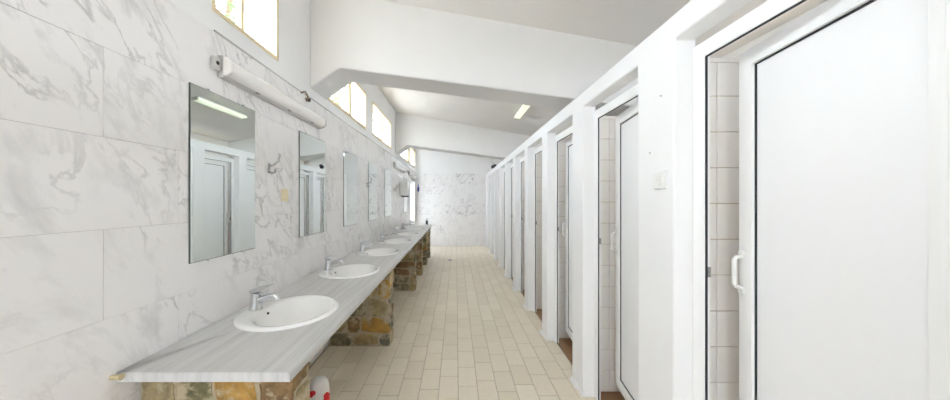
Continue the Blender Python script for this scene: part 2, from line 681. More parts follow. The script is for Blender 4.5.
# bright doorway in the left wall
dw = empty('door_11', (-1.30, (DOOR_Y0 + DOOR_Y1) / 2, 0))
tag(dw, 'bright doorway with an added glass leaf dimming its daylight at the far end of the left wall', 'door', kind='structure')
hy = (DOOR_Y1 - DOOR_Y0) / 2
fr = bmesh.new()
box(fr, -0.08, 0.088, -hy, -hy + 0.04, 0, DOOR_Z)
box(fr, -0.08, 0.088, hy - 0.04, hy, 0, DOOR_Z)
box(fr, -0.08, 0.088, -hy + 0.04, hy - 0.04, DOOR_Z - 0.04, DOOR_Z)
obj('door_frame', fr, 'pvc', dw)
dl = bmesh.new()  # closed leaf added to cut the daylight from this doorway
box(dl, -0.03, 0.01, -hy + 0.042, -hy + 0.10, 0.01, DOOR_Z - 0.045)
box(dl, -0.03, 0.01, hy - 0.10, hy - 0.042, 0.01, DOOR_Z - 0.045)
box(dl, -0.03, 0.01, -hy + 0.10, hy - 0.10, 0.01, 0.12)
box(dl, -0.03, 0.01, -hy + 0.10, hy - 0.10, DOOR_Z - 0.10, DOOR_Z - 0.045)
lfo = obj('leaf', dl, 'pvc', dw)
obj('pane', nbox(-0.014, -0.008, -hy + 0.10, hy - 0.10, 0.12, DOOR_Z - 0.10), 'dimming_glass', lfo)

# ------------------------------------------------------------------ far wall, rear wall, stall back wall
fw_ = obj('wall_far', nbox(-1.40, XS + 0.12, YF, YF + 0.12, -0.1, 3.30), 'plaster')
tag(fw_, 'white far end wall with marble slabs up to door height', 'wall', kind='structure')
frows = [2.205, 1.9, 1.585, 1.27, 0.955, 0.64, 0.325, 0.01]
for ri in range(7):
    z1, z0 = frows[ri], frows[ri + 1]
    x = XL - (0.0 if ri % 2 == 0 else 0.3)
    while x < XR:
        p, q = max(x, XL), min(x + 0.6, XR + 0.12)
        if q - p > 0.03:
            piece('marble_slab', fw_, 'marble', (q - p - 0.003, 0.016, z1 - z0 - 0.003),
                  ((p + q) / 2, YF - 0.006 + rnd.uniform(-0.001, 0.001), (z0 + z1) / 2), 0.0012)
        x += 0.6
rw = bmesh.new()  # narrow gap between the blocks is an added, unseen daylight opening
box(rw, -1.40, -0.6, YB - 0.12, YB, -0.1, 3.3)
box(rw, -0.25, XS + 0.12, YB - 0.12, YB, -0.1, 3.3)
box(rw, -0.6, -0.25, YB - 0.12, YB, 2.1, 3.3)
o = obj('wall_back', rw, 'plaster')
tag(o, 'white wall behind the camera around a narrow gap added for daylight', 'wall', kind='structure')
o = obj('wall_right', holed_wall(XS, XS + 0.12, (YB, YF), (-0.1, 2.75), [(a, b, SZ0, SZ1) for a, b in SWIN]), 'stall_tile')
tag(o, 'cream rear wall of the stalls with unseen narrow windows added for daylight', 'wall', kind='structure')
for n, (a, b) in enumerate(SWIN):
    win = empty('window_%d' % (n + 8), (XS + 0.06, (a + b) / 2, SZ0))
    tag(win, 'unseen narrow window added for daylight high in the rear wall of the stalls, number %d from the camera' % (n + 1), 'window', kind='structure')
    hy, hz = (b - a) / 2, SZ1 - SZ0
    fr = bmesh.new()
    box(fr, -0.03, 0.03, -hy, -hy + 0.02, 0, hz)
    box(fr, -0.03, 0.03, hy - 0.02, hy, 0, hz)
    box(fr, -0.03, 0.03, -hy + 0.02, hy - 0.02, 0, 0.02)
    box(fr, -0.03, 0.03, -hy + 0.02, hy - 0.02, hz - 0.02, hz)
    obj('window_frame', fr, 'cream', win)
    obj('pane', nbox(-0.002, 0.002, -hy + 0.02, hy - 0.02, 0.02, hz - 0.02), 'clear', win)

# ------------------------------------------------------------------ ceiling and beams
cl = bmesh.new()
xa, xb = -1.42, XS + 0.14
prism(cl, [(xa, ceil_z(xa)), (xb, ceil_z(xb)), (xb, ceil_z(xb) + 0.15), (xa, ceil_z(xa) + 0.15)], 'y', YB - 0.12, YF + 0.12)
o = obj('ceiling', cl, 'ceiling')
tag(o, 'sloping grey-white plaster ceiling falling towards the stalls', 'ceiling', kind='structure')
for i, yb in enumerate((-1.05, 2.53, 6.10)):
    bm = bmesh.new()
    prof = [(PL - 0.002, 2.345), (-0.985, 2.515), (1.0, 2.253), (XS, 2.095), (XS, ceil_z(XS) + 0.01), (PL - 0.002, ceil_z(PL) + 0.01)]
    prism(bm, prof, 'y', yb, yb + 0.32)
    o = obj('trim_%d' % (i + 1), bm, 'beam')
    bevel_mod(o, 0.012, 2)
    tag(o, ['white ceiling beam behind the camera', 'nearer white sloping ceiling beam with angled haunch above the marble wall',
            'farther white sloping ceiling beam with haunch near the far wall'][i], 'beam', kind='structure')

# ------------------------------------------------------------------ stall front: one plastered wall with openings
wr = obj('wall_stall_front', holed_wall(XR, 1.0, (YB, YF), (0, FRONT_TOP), [(a, b, -1, OPEN_TOP) for a, b in OPEN]), 'paint')
bevel_mod(wr, 0.008, 2)
tag(wr, 'white painted stall front with pillars and lintel along the right side', 'wall', kind='structure')
# rough mortar skirts at the pillar feet
edges = [(OPEN[i][1], OPEN[i + 1][0]) for i in range(len(OPEN) - 1)]
for i, (a, b) in enumerate(edges):
    bm = bmesh.new()
    rr = random.Random(40 + i)
    pts = []
    n = 6
    for k in range(n + 1):
        pts.append((XR - rr.uniform(0.006, 0.026), a - 0.012 + (b - a + 0.02) * k / n))
    prof = [(1.0, a - 0.008)] + pts + [(1.0, b + 0.008)]
    base = [bm.verts.new((x, y, 0.0005)) for x, y in prof]
    top = [bm.verts.new((min(x + 0.016, 1.0) if x < 0.95 else x, y, rr.uniform(0.012, 0.035))) for x, y in prof]
    for k in range(len(prof)):
        k2 = (k + 1) % len(prof)
        bm.faces.new((base[k], base[k2], top[k2], top[k]))
    bm.faces.new(top)
    obj('mortar_skirt', bm, 'paint', wr)

# stall partitions with 15 cm tiles
part_mass = []
TS = 0.153
for i, (a, b) in enumerate(edges):
    p0, p1 = a + 0.035, b - 0.03
    pw = obj('wall_partition_%d' % (i + 1), nbox(1.002, XS, p0 + 0.006, p1 - 0.006, 0, 1.99), 'stall_grout')
    tag(pw, 'cream tiled partition between stalls, number %d counted from the camera' % (i + 1), 'wall', kind='structure')
    cap = obj('cap', nbox(1.002, XS, p0, p1, 1.99, 2.008), 'stall_tile', pw)
    restt = bmesh.new()
    for face in (0, 1):
        for cx in range(8):
            x0 = 1.003 if cx == 0 else 1.115 + (cx - 1) * TS
            x1 = 1.115 + cx * TS
            x1 = min(x1, XS - 0.002)
            for rz in range(13):
                z0 = 0.008 + rz * TS
                z1 = min(z0 + TS, 1.989)
                sx, sz = x1 - x0 - 0.003, z1 - z0 - 0.003
                yy = p0 + 0.003 if face == 0 else p1 - 0.003
                if face == 0 and i < 2:
                    piece('wall_tile', pw, 'stall_tile', (sx, 0.008, sz), ((x0 + x1) / 2, yy, (z0 + z1) / 2), 0.0012)
                else:
                    box(restt, x0 + 0.0015, x1 - 0.0015, yy - 0.004, yy + 0.004, z0 + 0.0015, z1 - 0.0015)
    o = obj('wall_tiles', restt, 'stall_tile', pw)
    o['kind'] = 'stuff'

# ------------------------------------------------------------------ stall doors
ANG = [9.3, 9.0, 5.0, 76.0, 2.2, 2.5, 2.0, 2.5, 2.0, 2.0]
which = ['nearest stall door, standing ajar at the right edge of the picture',
         'second stall door from the camera, ajar with a white pull handle',
         'third stall door from the camera, slightly ajar',
         'fourth stall door from the camera, swung wide open inwards',
         'fifth stall door from the camera', 'sixth stall door from the camera',
         'seventh stall door from the camera', 'eighth stall door from the camera',
         'ninth stall door from the camera', 'last stall door beside the far wall']


def ring(bm, x0, x1, y0, y1, z0, z1, wd, bev=0.0):
    """rectangular picture-frame ring in the y-z plane"""
    o_ = [(y0, z0), (y1, z0), (y1, z1), (y0, z1)]
    i_ = [(y0 + wd, z0 + wd), (y1 - wd, z0 + wd), (y1 - wd, z1 - wd), (y0 + wd, z1 - wd)]
    V = [[bm.verts.new((x, *p)) for p in lst] for x in (x0, x1) for lst in (o_, i_)]
    es = []
    for k in range(4):
        k2 = (k + 1) % 4
        bm.faces.new((V[0][k], V[0][k2], V[1][k2], V[1][k]))
        bm.faces.new((V[2][k], V[2][k2], V[3][k2], V[3][k]))
        f1 = bm.faces.new((V[0][k], V[0][k2], V[2][k2], V[2][k]))
        f2 = bm.faces.new((V[1][k], V[1][k2], V[3][k2], V[3][k]))
        for e in list(f1.edges) + list(f2.edges):
            if {v for v in e.verts} & set(V[0] + V[1] + V[2] + V[3]):
                vs = list(e.verts)
                if abs(vs[0].co.x - vs[1].co.x) < 1e-6 and abs(vs[0].co.x - x0) < 1e-6:
                    es.append(e)
    if bev > 0:
        bmesh.ops.bevel(bm, geom=list(set(es)), offset=bev, segments=2, profile=0.5, affect='EDGES')
    return bm


FX0, FX1 = 0.982, 1.006
FT = 2.03
for i, (a, b) in enumerate(OPEN):
    d = empty('door_%d' % (i + 1), (FX0, a, 0))
    tag(d, 'white plastic ' + which[i], 'door', kind='structure')
    W = b - a
    J = 0.062
    fr = bmesh.new()
    # inverted U frame, one continuous profile
    prof = [(0.002, 0.0), (J, 0.0), (J, FT - J), (W - J, FT - J), (W - J, 0.0), (W - 0.002, 0.0), (W - 0.002, FT), (0.002, FT)]
    prism(fr, prof, 'x', 0.0, FX1 - FX0)
    fo = obj('frame', fr, 'pvc', d)
    bevel_mod(fo, 0.004, 2)
    g = bmesh.new()
    gw = 0.004
    prof = [(J + 0.001, FT - J - gw), (W - J - gw, FT - J - gw), (W - J - gw, 0.0), (W - J + 0.001, 0.0),
            (W - J + 0.001, FT - J + 0.001), (J + 0.001, FT - J + 0.001)]
    prism(g, prof, 'x', 0.003, 0.010)
    obj('seal', g, 'gasket', fo)
    st = bmesh.new()
    box(st, 0.012, 0.024, W - J - 0.004, W - J + 0.001, 1.095, 1.135, bev=0.001)
    box(st, 0.014, 0.020, W - J - 0.007, W - J - 0.003, 1.105, 1.125, bev=0.001)
    obj('strike_plate', st, 'steel', fo)
    # leaf, hinged on the near jamb, opening into the stall
    lw = W - 2 * J + 0.018
    z0, z1 = 0.125, FT - J + 0.006
    lf = bmesh.new()
    ring(lf, 0.0, 0.045, 0, lw, z0, z1, 0.064, bev=0.006)
    leaf = obj('leaf', lf, 'pvc', d, (0.022 + 0.016, J - 0.009, 0), smooth=True)
    leaf.rotation_euler = (0, 0, -R(ANG[i]))
    obj('panel', nbox(0.015, 0.032, 0.058, lw - 0.058, z0 + 0.058, z1 - 0.058), 'pvc_panel', leaf)
    gk = bmesh.new()
    ring(gk, 0.0105, 0.037, 0.0627, lw - 0.0627, z0 + 0.0627, z1 - 0.0627, 0.0068)
    obj('seal', gk, 'gasket', leaf)
    # D-shaped pull handle near the free edge, on the corridor side
    h = bmesh.new()
    yh = lw - 0.02
    zc = 1.12
    tube(h, [(0.0, yh, zc - 0.06), (-0.02, yh, zc - 0.057), (-0.027, yh, zc - 0.048), (-0.027, yh, zc + 0.048), (-0.02, yh, zc + 0.057), (0.0, yh, zc + 0.06)], [0.007, 0.0075, 0.0085, 0.0085, 0.0075, 0.007], 10)
    ho = obj('handle', h, 'white_plastic', leaf, smooth=True)
    for s in (-1, 1):
        pl = bmesh.new()
        tube(pl, [(0.0005, yh, zc + s * 0.074), (-0.007, yh, zc + s * 0.074)], [0.015, 0.012], 14)
        obj('handle_plate', pl, 'white_plastic', ho, smooth=True)
    for zz in (0.32, 1.80):
        hb = bmesh.new()
        tube(hb, [(0.0, -0.004, zz - 0.045), (0.0, -0.004, zz + 0.045)], 0.009, 10)
        obj('hinge', hb, 'white_plastic', leaf, (-0.006, 0, 0), smooth=True)

# ------------------------------------------------------------------ counter top with basin cut-outs
CT, CTH = 0.78, 0.034
CX0, CX1 = XL + 0.001, -0.597
CY0, CY1 = 1.078, 7.66
BY = [1.672 + 0.945 * k for k in range(7)]
BX = -0.925
RX, RY = 0.252, 0.262
bm = bmesh.new()
bounds = [CY0] + [(BY[k] + BY[k + 1]) / 2 for k in range(6)] + [CY1]
NSEG = 48
XE = CX1 - 0.02     # where the rounded nose begins
for k, yc in enumerate(BY):
    y0, y1 = bounds[k], bounds[k + 1]
    angs = [2 * math.pi * j / NSEG for j in range(NSEG)]
    for (cx, cy) in ((CX0, y0), (XE, y0), (XE, y1), (CX0, y1)):
        angs.append(math.atan2(cy - yc, cx - BX) % (2 * math.pi))
    angs = sorted(set(round(t, 6) for t in angs))
    inn, out = [], []
    for t in angs:
        c, s = math.cos(t), math.sin(t)
        ex, ey = (RX - 0.012), (RY - 0.012)
        rr = 1 / math.sqrt((c / ex) ** 2 + (s / ey) ** 2)
        inn.append((BX + c * rr, yc + s * rr))
        ds = []
        if c > 1e-9: ds.append((XE - BX) / c)
        if c < -1e-9: ds.append((CX0 - BX) / c)
        if s > 1e-9: ds.append((y1 - yc) / s)
        if s < -1e-9: ds.append((y0 - yc) / s)
        dd = min(ds)
        out.append((BX + c * dd, yc + s * dd))
    n = len(angs)
    vi = {}
    for z in (CT, CT - CTH):
        vi[z] = ([bm.verts.new((x, y, z)) for x, y in inn], [bm.verts.new((x, y, z)) for x, y in out])
        for j in range(n):
            j2 = (j + 1) % n
            bm.faces.new((vi[z][0][j], vi[z][0][j2], vi[z][1][j2], vi[z][1][j]))
    for j in range(n):
        j2 = (j + 1) % n
        bm.faces.new((vi[CT][0][j], vi[CT][0][j2], vi[CT - CTH][0][j2], vi[CT - CTH][0][j]))
# rounded front nose
nose = [(XE, CT)]
for j in range(7):
    t = R(90 - 90 * j / 6)
    nose.append((CX1 - 0.012 + 0.012 * math.cos(t), CT - 0.012 + 0.012 * math.sin(t)))
nose += [(CX1, CT - CTH), (XE, CT - CTH)]
prism(bm, nose, 'y', CY0, CY1)
for (ye) in (CY0, CY1):
    v = [bm.verts.new(p) for p in ((CX0, ye, CT), (XE, ye, CT), (XE, ye, CT - CTH), (CX0, ye, CT - CTH))]
    bm.faces.new(v)
bmesh.ops.remove_doubles(bm, verts=bm.verts, dist=0.0003)
ct = obj('counter_top', bm, 'counter', smooth=True)
tag(ct, 'long streaked grey marble counter top carrying the basins on stone piers', 'counter')

# ------------------------------------------------------------------ basins and taps
ordn = ['nearest', 'second', 'third', 'fourth', 'fifth', 'sixth', 'farthest']


def make_basin():
    root = empty('wash_basin', (BX, BY[0], CT))
    bm = bmesh.new()
    n = 48
    # (centre x offset, rx, ry, z)
    rings_ = [(0, RX, RY, -0.001), (0, RX + 0.0005, RY + 0.0005, 0.006), (0, RX - 0.005, RY - 0.005, 0.012), (0.002, RX - 0.016, RY - 0.016, 0.0145),
              (0.026, RX - 0.052, RY - 0.032, 0.013), (0.034, RX - 0.064, RY - 0.040, 0.007), (0.038, RX - 0.072, RY - 0.046, -0.008), (0.042, RX - 0.088, RY - 0.062, -0.05),
              (0.043, RX - 0.12, RY - 0.10, -0.095), (0.045, 0.07, 0.09, -0.122), (0.045, 0.022, 0.022, -0.130)]
    prev = None
    for (ox, rx, ry, z) in rings_:
        rg = [bm.verts.new((ox + rx * math.cos(2 * math.pi * k / n), ry * math.sin(2 * math.pi * k / n), z)) for k in range(n)]
        if prev:
            for k in range(n):
                bm.faces.new((prev[k], prev[(k + 1) % n], rg[(k + 1) % n], rg[k]))
        prev = rg
    bm.faces.new(prev)
    # outer underside
    o1 = [bm.verts.new((0.028 + (RX - 0.05) * math.cos(2 * math.pi * k / n), (RY - 0.03) * math.sin(2 * math.pi * k / n), -0.001)) for k in range(n)]
    o2 = [bm.verts.new((0.043 + (RX - 0.10) * math.cos(2 * math.pi * k / n), (RY - 0.08) * math.sin(2 * math.pi * k / n), -0.11)) for k in range(n)]
    o3 = [bm.verts.new((0.045 + 0.04 * math.cos(2 * math.pi * k / n), 0.04 * math.sin(2 * math.pi * k / n), -0.15)) for k in range(n)]
    for p, q in ((o1, o2), (o2, o3)):
        for k in range(n):
            bm.faces.new((p[k], p[(k + 1) % n], q[(k + 1) % n], q[k]))
    bm.faces.new(o3)
    obj('bowl', bm, 'ceramic', root, smooth='all')
    d = bmesh.new()
    tube(d, [(0.045, 0, -0.1305), (0.045, 0, -0.126)], [0.026, 0.022], 20)
    obj('drain', d, 'chrome', root, smooth=True)
    h = bmesh.new()
    tube(h, [(-0.15, 0.02, -0.018), (-0.132, 0.02, -0.021)], 0.0075, 12)
    obj('overflow_hole', h, 'dark', root, smooth=True)
    return root


def make_tap():
    root = empty('mixer_tap', (-1.113, BY[0], CT + 0.0125))
    bm = bmesh.new()
    tube(bm, [(0, 0, 0), (0, 0, 0.006), (0, 0, 0.008), (0.001, 0, 0.05), (0.003, 0, 0.088), (0.004, 0, 0.094)], [0.034, 0.034, 0.030, 0.029, 0.030, 0.025], 18)
    obj('body', bm, 'chrome', root, smooth=True)
    sp = bmesh.new()
    tube(sp, [(0.005, 0, 0.048), (0.05, 0, 0.064), (0.095, 0, 0.076), (0.115, 0, 0.074), (0.122, 0, 0.062)], [0.021, 0.0175, 0.015, 0.014, 0.013], 14)
    obj('spout', sp, 'chrome', root, smooth=True)
    tube_ = bmesh.new()
    tube(tube_, [(0.1225, 0, 0.062), (0.124, 0, 0.053)], 0.0115, 12)
    obj('aerator', tube_, 'lamp_cover', root, smooth=True)
    lv = bmesh.new()
    pr = [(-0.022, 0.094), (0.016, 0.098), (0.055, 0.118), (0.10, 0.134), (0.104, 0.140), (0.096, 0.142), (0.045, 0.131), (-0.004, 0.118), (-0.02, 0.112)]
    A, B = [], []
    for (x, z) in pr:
        wv = 0.026 - 0.013 * max(0, min(1, (x + 0.02) / 0.12))
        A.append(lv.verts.new((x, -wv, z)))
        B.append(lv.verts.new((x, wv, z)))
    for k in range(len(pr)):
        k2 = (k + 1) % len(pr)
        lv.faces.new((A[k], A[k2], B[k2], B[k]))
    lv.faces.new(A[::-1])
    lv.faces.new(B)
    lo = obj('lever', lv, 'chrome', root, smooth=True)
    bevel_mod(lo, 0.003, 2)
    return root


b0, t0 = make_basin(), make_tap()
for k in range(7):
    b = b0 if k == 0 else copy_tree(b0)
    t = t0 if k == 0 else copy_tree(t0)
    b.location.y = BY[k]
    t.location.y = BY[k] - 0.005
    pos = ordn[k] + (' from the camera' if 0 < k < 6 else (' to the camera' if k == 0 else ' from the camera'))
    tag(b, 'white oval drop-in wash basin, %s on the counter' % pos, 'basin', 'wash basins in the counter')
    tag(t, 'chrome single-lever mixer tap on the basin %s' % pos, 'tap', 'taps on the wash basins')

# ------------------------------------------------------------------ mirrors
MIR = [(1.368, 1.813), (2.326, 2.785), (3.245, 3.715), (4.165, 4.635), (5.125, 5.62), (6.95, 7.42)]
mn = ['nearest wall mirror, above the first basin', 'second wall mirror from the camera, above the second basin',
      'third wall mirror from the camera, above the third basin', 'fourth wall mirror from the camera, with a hook overlapping it',
      'fifth wall mirror from the camera', 'last wall mirror, just beyond the white dispenser box']
for k, (a, b) in enumerate(MIR):
    r = empty('wall_mirror', (XL, (a + b) / 2, 1.108))
    hy = (b - a) / 2
    obj('backing', nbox(0.0005, 0.0045, -hy, hy, 0, 0.83), 'mirror_edge', r)
    obj('glass', nbox(0.0042, 0.0085, -hy + 0.003, hy - 0.003, 0.003, 0.827, bev=0.0012), 'mirror', r)
    for yy in (-hy * 0.55, hy * 0.55):
        for zz in (0.0, 0.83):
            obj('mirror_clip', nbox(0.0005, 0.0105, yy - 0.007, yy + 0.007, zz - 0.006, zz + 0.006, bev=0.0015), 'chrome', r)
    tag(r, 'frameless rectangular ' + mn[k], 'mirror', 'mirrors above the basins')

# ------------------------------------------------------------------ stone piers
def face_stones(u0, u1, v0, v1, rr):
    """irregular rubble polygons filling a rectangle"""
    cells = []
    v = v0
    while v < v1 - 0.03:
        hgt = rr.uniform(0.10, 0.20)
        if v + hgt > v1 - 0.06:
            hgt = v1 - v
        u = u0
        while u < u1 - 0.02:
            wd = rr.uniform(0.11, 0.27)
            if u + wd > u1 - 0.07:
                wd = u1 - u
            cells.append((u, u + wd, v, v + hgt))
            u += wd
        v += hgt
    polys = []
    for (a, b, c, d) in cells:
        g = rr.uniform(0.004, 0.013)
        a, b, c, d = a + g, b - g, c + g, d - g
        j = lambda s: rr.uniform(-s, s)
        w_, h_ = b - a, d - c
        sk, sk2 = j(1.0), j(1.0)
        cu = [min(w_, h_) * rr.uniform(0.08, 0.42) for _ in range(4)]
        p = [(a + cu[0], c), (a + w_ / 2 + j(0.015), c - rr.uniform(-0.006, 0.006)), (b - cu[1], c), (b, c + cu[1]), (b + j(0.005), c + h_ / 2 + j(0.012)),
             (b, d - cu[2]), (b - cu[2], d), (a + w_ / 2 + j(0.015), d + j(0.006)), (a + cu[3], d), (a, d - cu[3]), (a + j(0.005), c + h_ / 2 + j(0.012)), (a, c + cu[0])]
        p = [(u_ + 0.16 * sk * (v_ - (c + d) / 2), v_ + 0.12 * sk2 * (u_ - (a + b) / 2)) for u_, v_ in p]
        p = [(min(max(u_ + j(0.005), u0 + 0.002), u1 - 0.002), min(max(v_ + j(0.004), v0 + 0.002), v1 - 0.002)) for u_, v_ in p]
        polys.append(p)
    return polys


def stone(pier, poly, plane, rr):
    """plane: ('y', value) faces -y ; ('x', value) faces +x"""
    cu = sum(p[0] for p in poly) / len(poly)
    cv = sum(p[1] for p in poly) / len(poly)
    out = rr.uniform(0.005, 0.013)
    layers = [(1.0, -0.012), (1.0, out * 0.3), (0.93, out * 0.85), (0.74, out)]
    bm = bmesh.new()
    prev = None

    def P(u, v, dep):
        return (u - cu, -dep, v - cv) if plane[0] == 'y' else (dep, u - cu, v - cv)
    for (s, dep) in layers:
        rg = [bm.verts.new(P(cu + (u - cu) * s, cv + (v - cv) * s, dep + (rr.uniform(-0.002, 0.002) if s < 1 else 0))) for u, v in poly]
        if prev:
            for k in range(len(poly)):
                k2 = (k + 1) % len(poly)
                bm.faces.new((prev[k], prev[k2], rg[k2], rg[k]))
        prev = rg
    bm.faces.new(prev)
    loc = (cu, plane[1], cv) if plane[0] == 'y' else (plane[1], cu, cv)
    return obj('stone', bm, 'stone', pier, loc, smooth=True)


PIER = [1.135, 2.86, 4.60, 5.55, 6.42, 7.22]
pn = ['nearest rubble-stone pier under the near end of the counter', 'second rubble-stone pier from the camera, under the second basin',
      'third rubble-stone pier from the camera under the counter', 'fourth rubble-stone pier from the camera under the counter',
      'fifth rubble-stone pier from the camera under the counter', 'last rubble-stone pier under the far end of the counter']
for k, yp in enumerate(PIER):
    rr = random.Random(100 + 7 * k)
    th = 0.17
    px0, px1 = -1.205, -0.635
    root = empty('stone_pier', (0, 0, 0))
    hgt = CT - CTH
    low = hgt if k < 2 else 0.615          # piers right under a bowl are lower in the middle
    prof = [(px0, 0), (px1, 0), (px1, hgt), (px1 - 0.035, hgt), (px1 - 0.035, low), (px0 + 0.03, low), (px0 + 0.03, hgt), (px0, hgt)]
    bm = prism(bmesh.new(), prof, 'y', yp + 0.012, yp + th - 0.012) if k >= 2 else nbox(px0, px1, yp + 0.012, yp + th - 0.012, 0.0, hgt)
    obj('mortar_core', bm, 'mortar', root)
    for p in face_stones(px0, px1 + 0.012, 0.002, low - 0.003, rr):
        stone(root, p, ('y', yp + 0.012), rr)
    for p in face_stones(yp + 0.0, yp + th, 0.002, hgt - 0.003, rr):
        stone(root, p, ('x', px1), rr)
    tag(root, pn[k], 'pier', 'stone piers under the counter')

# ------------------------------------------------------------------ wall lamps (unlit) on the left wall
def wall_lamp(y0, length, label):
    r = empty('wall_lamp', (XL, y0, 2.085))
    L_ = length
    hb = bmesh.new()
    prof = [(0.0008, -0.056), (0.026, -0.056), (0.032, -0.051), (0.032, 0.051), (0.026, 0.056), (0.0008, 0.056)]
    prism(hb, prof, 'y', 0.045, L_ - 0.02)
    obj('housing', hb, 'lamp_body', r)
    cv = bmesh.new()
    pts = [(0.03, -0.047), (0.048, -0.044), (0.066, -0.028), (0.070, -0.012), (0.070, 0.016), (0.064, 0.032), (0.048, 0.044), (0.03, 0.047)]
    prism(cv, pts, 'y', 0.06, L_ - 0.035)
    co = obj('diffuser', cv, 'lamp_cover', r, smooth=True)
    bevel_mod(co, 0.006, 2)
    for e, (p, q) in enumerate(((0.036, 0.062), (L_ - 0.037, L_ - 0.012))):
        ec = bmesh.new()
        prism(ec, [(x * 1.04, z * 1.06) for x, z in pts], 'y', p, q)
        eo = obj('end_cap', ec, 'lamp_body' if e else 'lamp_cover', r, smooth=True)
        bevel_mod(eo, 0.006, 2)
    br = bmesh.new()
    box(br, 0.0008, 0.022, 0.0, 0.04, -0.032, 0.036, bev=0.006, seg=2)
    bo = obj('bracket', br, 'lamp_body', r, smooth=True)
    hl = bmesh.new()
    tube(hl, [(0.021, 0.018, 0.004), (0.0235, 0.018, 0.004)], 0.010, 14)
    obj('screw_hole', hl, 'dark', bo)
    for yy in (0.3, 0.64, 0.98):
        if yy < L_ - 0.1:
            obj('clip', nbox(0.03, 0.045, yy - 0.012, yy + 0.012, -0.056, -0.046, bev=0.002), 'steel', r)
    tag(r, label, 'lamp', 'unlit tube lamps along the left wall')


wall_lamp(1.49, 1.19, 'long unlit white tube lamp on marble, nearest to the camera above the first mirror')
wall_lamp(5.78, 1.19, 'small-looking far tube lamp above the dispenser box')
wall_lamp(7.55, 1.19, 'farthest tube lamp over the bright doorway')

# ceiling tube lamp, lit
r = empty('ceiling_lamp', (1.0, 4.38, ceil_z(1.005)))
r.rotation_euler = (0, math.atan(0.178), R(0.5))
hb = bmesh.new()
box(hb, -0.03, 0.03, -0.48, 0.48, -0.045, -0.003, bev=0.006)
obj('housing', hb, 'lamp_body', r)
tb = bmesh.new()
box(tb, -0.045, 0.045, -0.45, 0.45, -0.085, -0.046, bev=0.012, seg=3)
obj('diffuser', tb, 'tube', r, smooth=True)
for s in (-1, 1):
    obj('end_cap', nbox(-0.048, 0.048, s * 0.458 - 0.01, s * 0.458 + 0.01, -0.088, -0.04, bev=0.006), 'lamp_body', r)
tag(r, 'lit fluorescent tube lamp on the sloping ceiling above the stalls', 'lamp')

# ------------------------------------------------------------------ cable along the top of the marble
cb = bmesh.new()
pts = []
yy = 1.52
while yy < 7.5:
    pts.append((XL - 0.004, yy, 2.256 + 0.003 * math.sin(yy * 5.1)))
    yy += 0.25
tube(cb, pts, 0.0055, 6)
cab = obj('cable', cb, 'cable', smooth=True)
tag(cab, 'thin grey cable running along the top edge of the marble wall', 'cable')
rc = empty('cable_clip', (XL, 2.40, 2.22))
bm = bmesh.new()
tube(bm, [(0.004, -0.05, 0.02), (0.03, -0.035, 0.035), (0.035, 0.0, 0.01), (0.02, 0.02, -0.01), (0.004, 0.03, 0.0)], 0.007, 8)
obj('strap', bm, 'rust', rc, smooth=True)
bm = bmesh.new()
tube(bm, [(0.0, 0.045, -0.002), (0.03, 0.05, -0.004)], 0.015, 10)
obj('connector', bm, 'black', rc, smooth=True)
tag(rc, 'rusty cable clip at the far end of the nearest wall lamp', 'clip')

# ------------------------------------------------------------------ hooks, switch, sockets
def hook(y, label):
    r = empty('coat_hook', (XL, y, 1.60))
    pb = bmesh.new()
    box(pb, 0.0005, 0.006, -0.009, 0.009, -0.025, 0.04, bev=0.002)
    obj('plate', pb, 'steel', r)
    up = bmesh.new()
    tube(up, [(0.006, 0, 0.02), (0.03, 0.004, 0.028), (0.055, 0.008, 0.05), (0.064, 0.01, 0.085), (0.066, 0.01, 0.10)], [0.0055, 0.0055, 0.0055, 0.006, 0.008], 10)
    obj('prong', up, 'steel', r, smooth=True)
    lo = bmesh.new()
    tube(lo, [(0.006, 0, -0.012), (0.024, 0.002, -0.026), (0.038, 0.003, -0.018), (0.042, 0.003, -0.002)], [0.005, 0.005, 0.005, 0.0065], 10)
    obj('prong', lo, 'steel', r, smooth=True)
    tag(r, label, 'hook', 'metal coat hooks on the marble wall')


hook(1.955, 'curved chrome coat hook between the first and second mirrors')
hook(4.09, 'curved chrome coat hook at the edge of the fourth mirror')
hook(5.88, 'curved chrome coat hook just before the white dispenser box')

r = empty('switch_plate', (XL, 2.13, 1.435))
obj('plate', nbox(0.0005, 0.009, -0.042, 0.042, -0.045, 0.045, bev=0.004, seg=2), 'beige', r)
obj('rocker', nbox(0.008, 0.013, -0.024, 0.024, -0.026, 0.026, bev=0.003), 'beige', r)
tag(r, 'beige square switch plate on the marble below the nearest coat hook', 'switch')

r = empty('wall_socket', (XR, 1.327, 1.488))
obj('plate', nbox(-0.009, -0.0005, -0.04, 0.04, -0.04, 0.04, bev=0.003, seg=2), 'white_plastic', r)
bm = bmesh.new()
tube(bm, [(-0.0085, 0, 0), (-0.013, 0, 0)], [0.024, 0.022], 20)
so = obj('socket_ring', bm, 'white_plastic', r, smooth=True)
for s in (-1, 1):
    bm = bmesh.new()
    tube(bm, [(-0.012, s * 0.010, 0), (-0.0135, s * 0.010, 0)], 0.0016, 8)
    obj('pin_hole', bm, 'steel', so)
tag(r, 'white socket plate on the nearest stall pillar', 'socket')

for k, (yy, zz) in enumerate(((1.40, 1.62), (1.325, 1.86))):
    bm = bmesh.new()
    tube(bm, [(0, 0, 0), (-0.006, 0, 0)], [0.0035, 0.0025], 10)
    o = obj('screw', bm, 'lamp_body', None, (XR - 0.0002, yy, zz), smooth=True)
    tag(o, ['small screw in the nearest pillar just above the socket plate', 'small screw high on the nearest stall pillar'][k], 'screw')

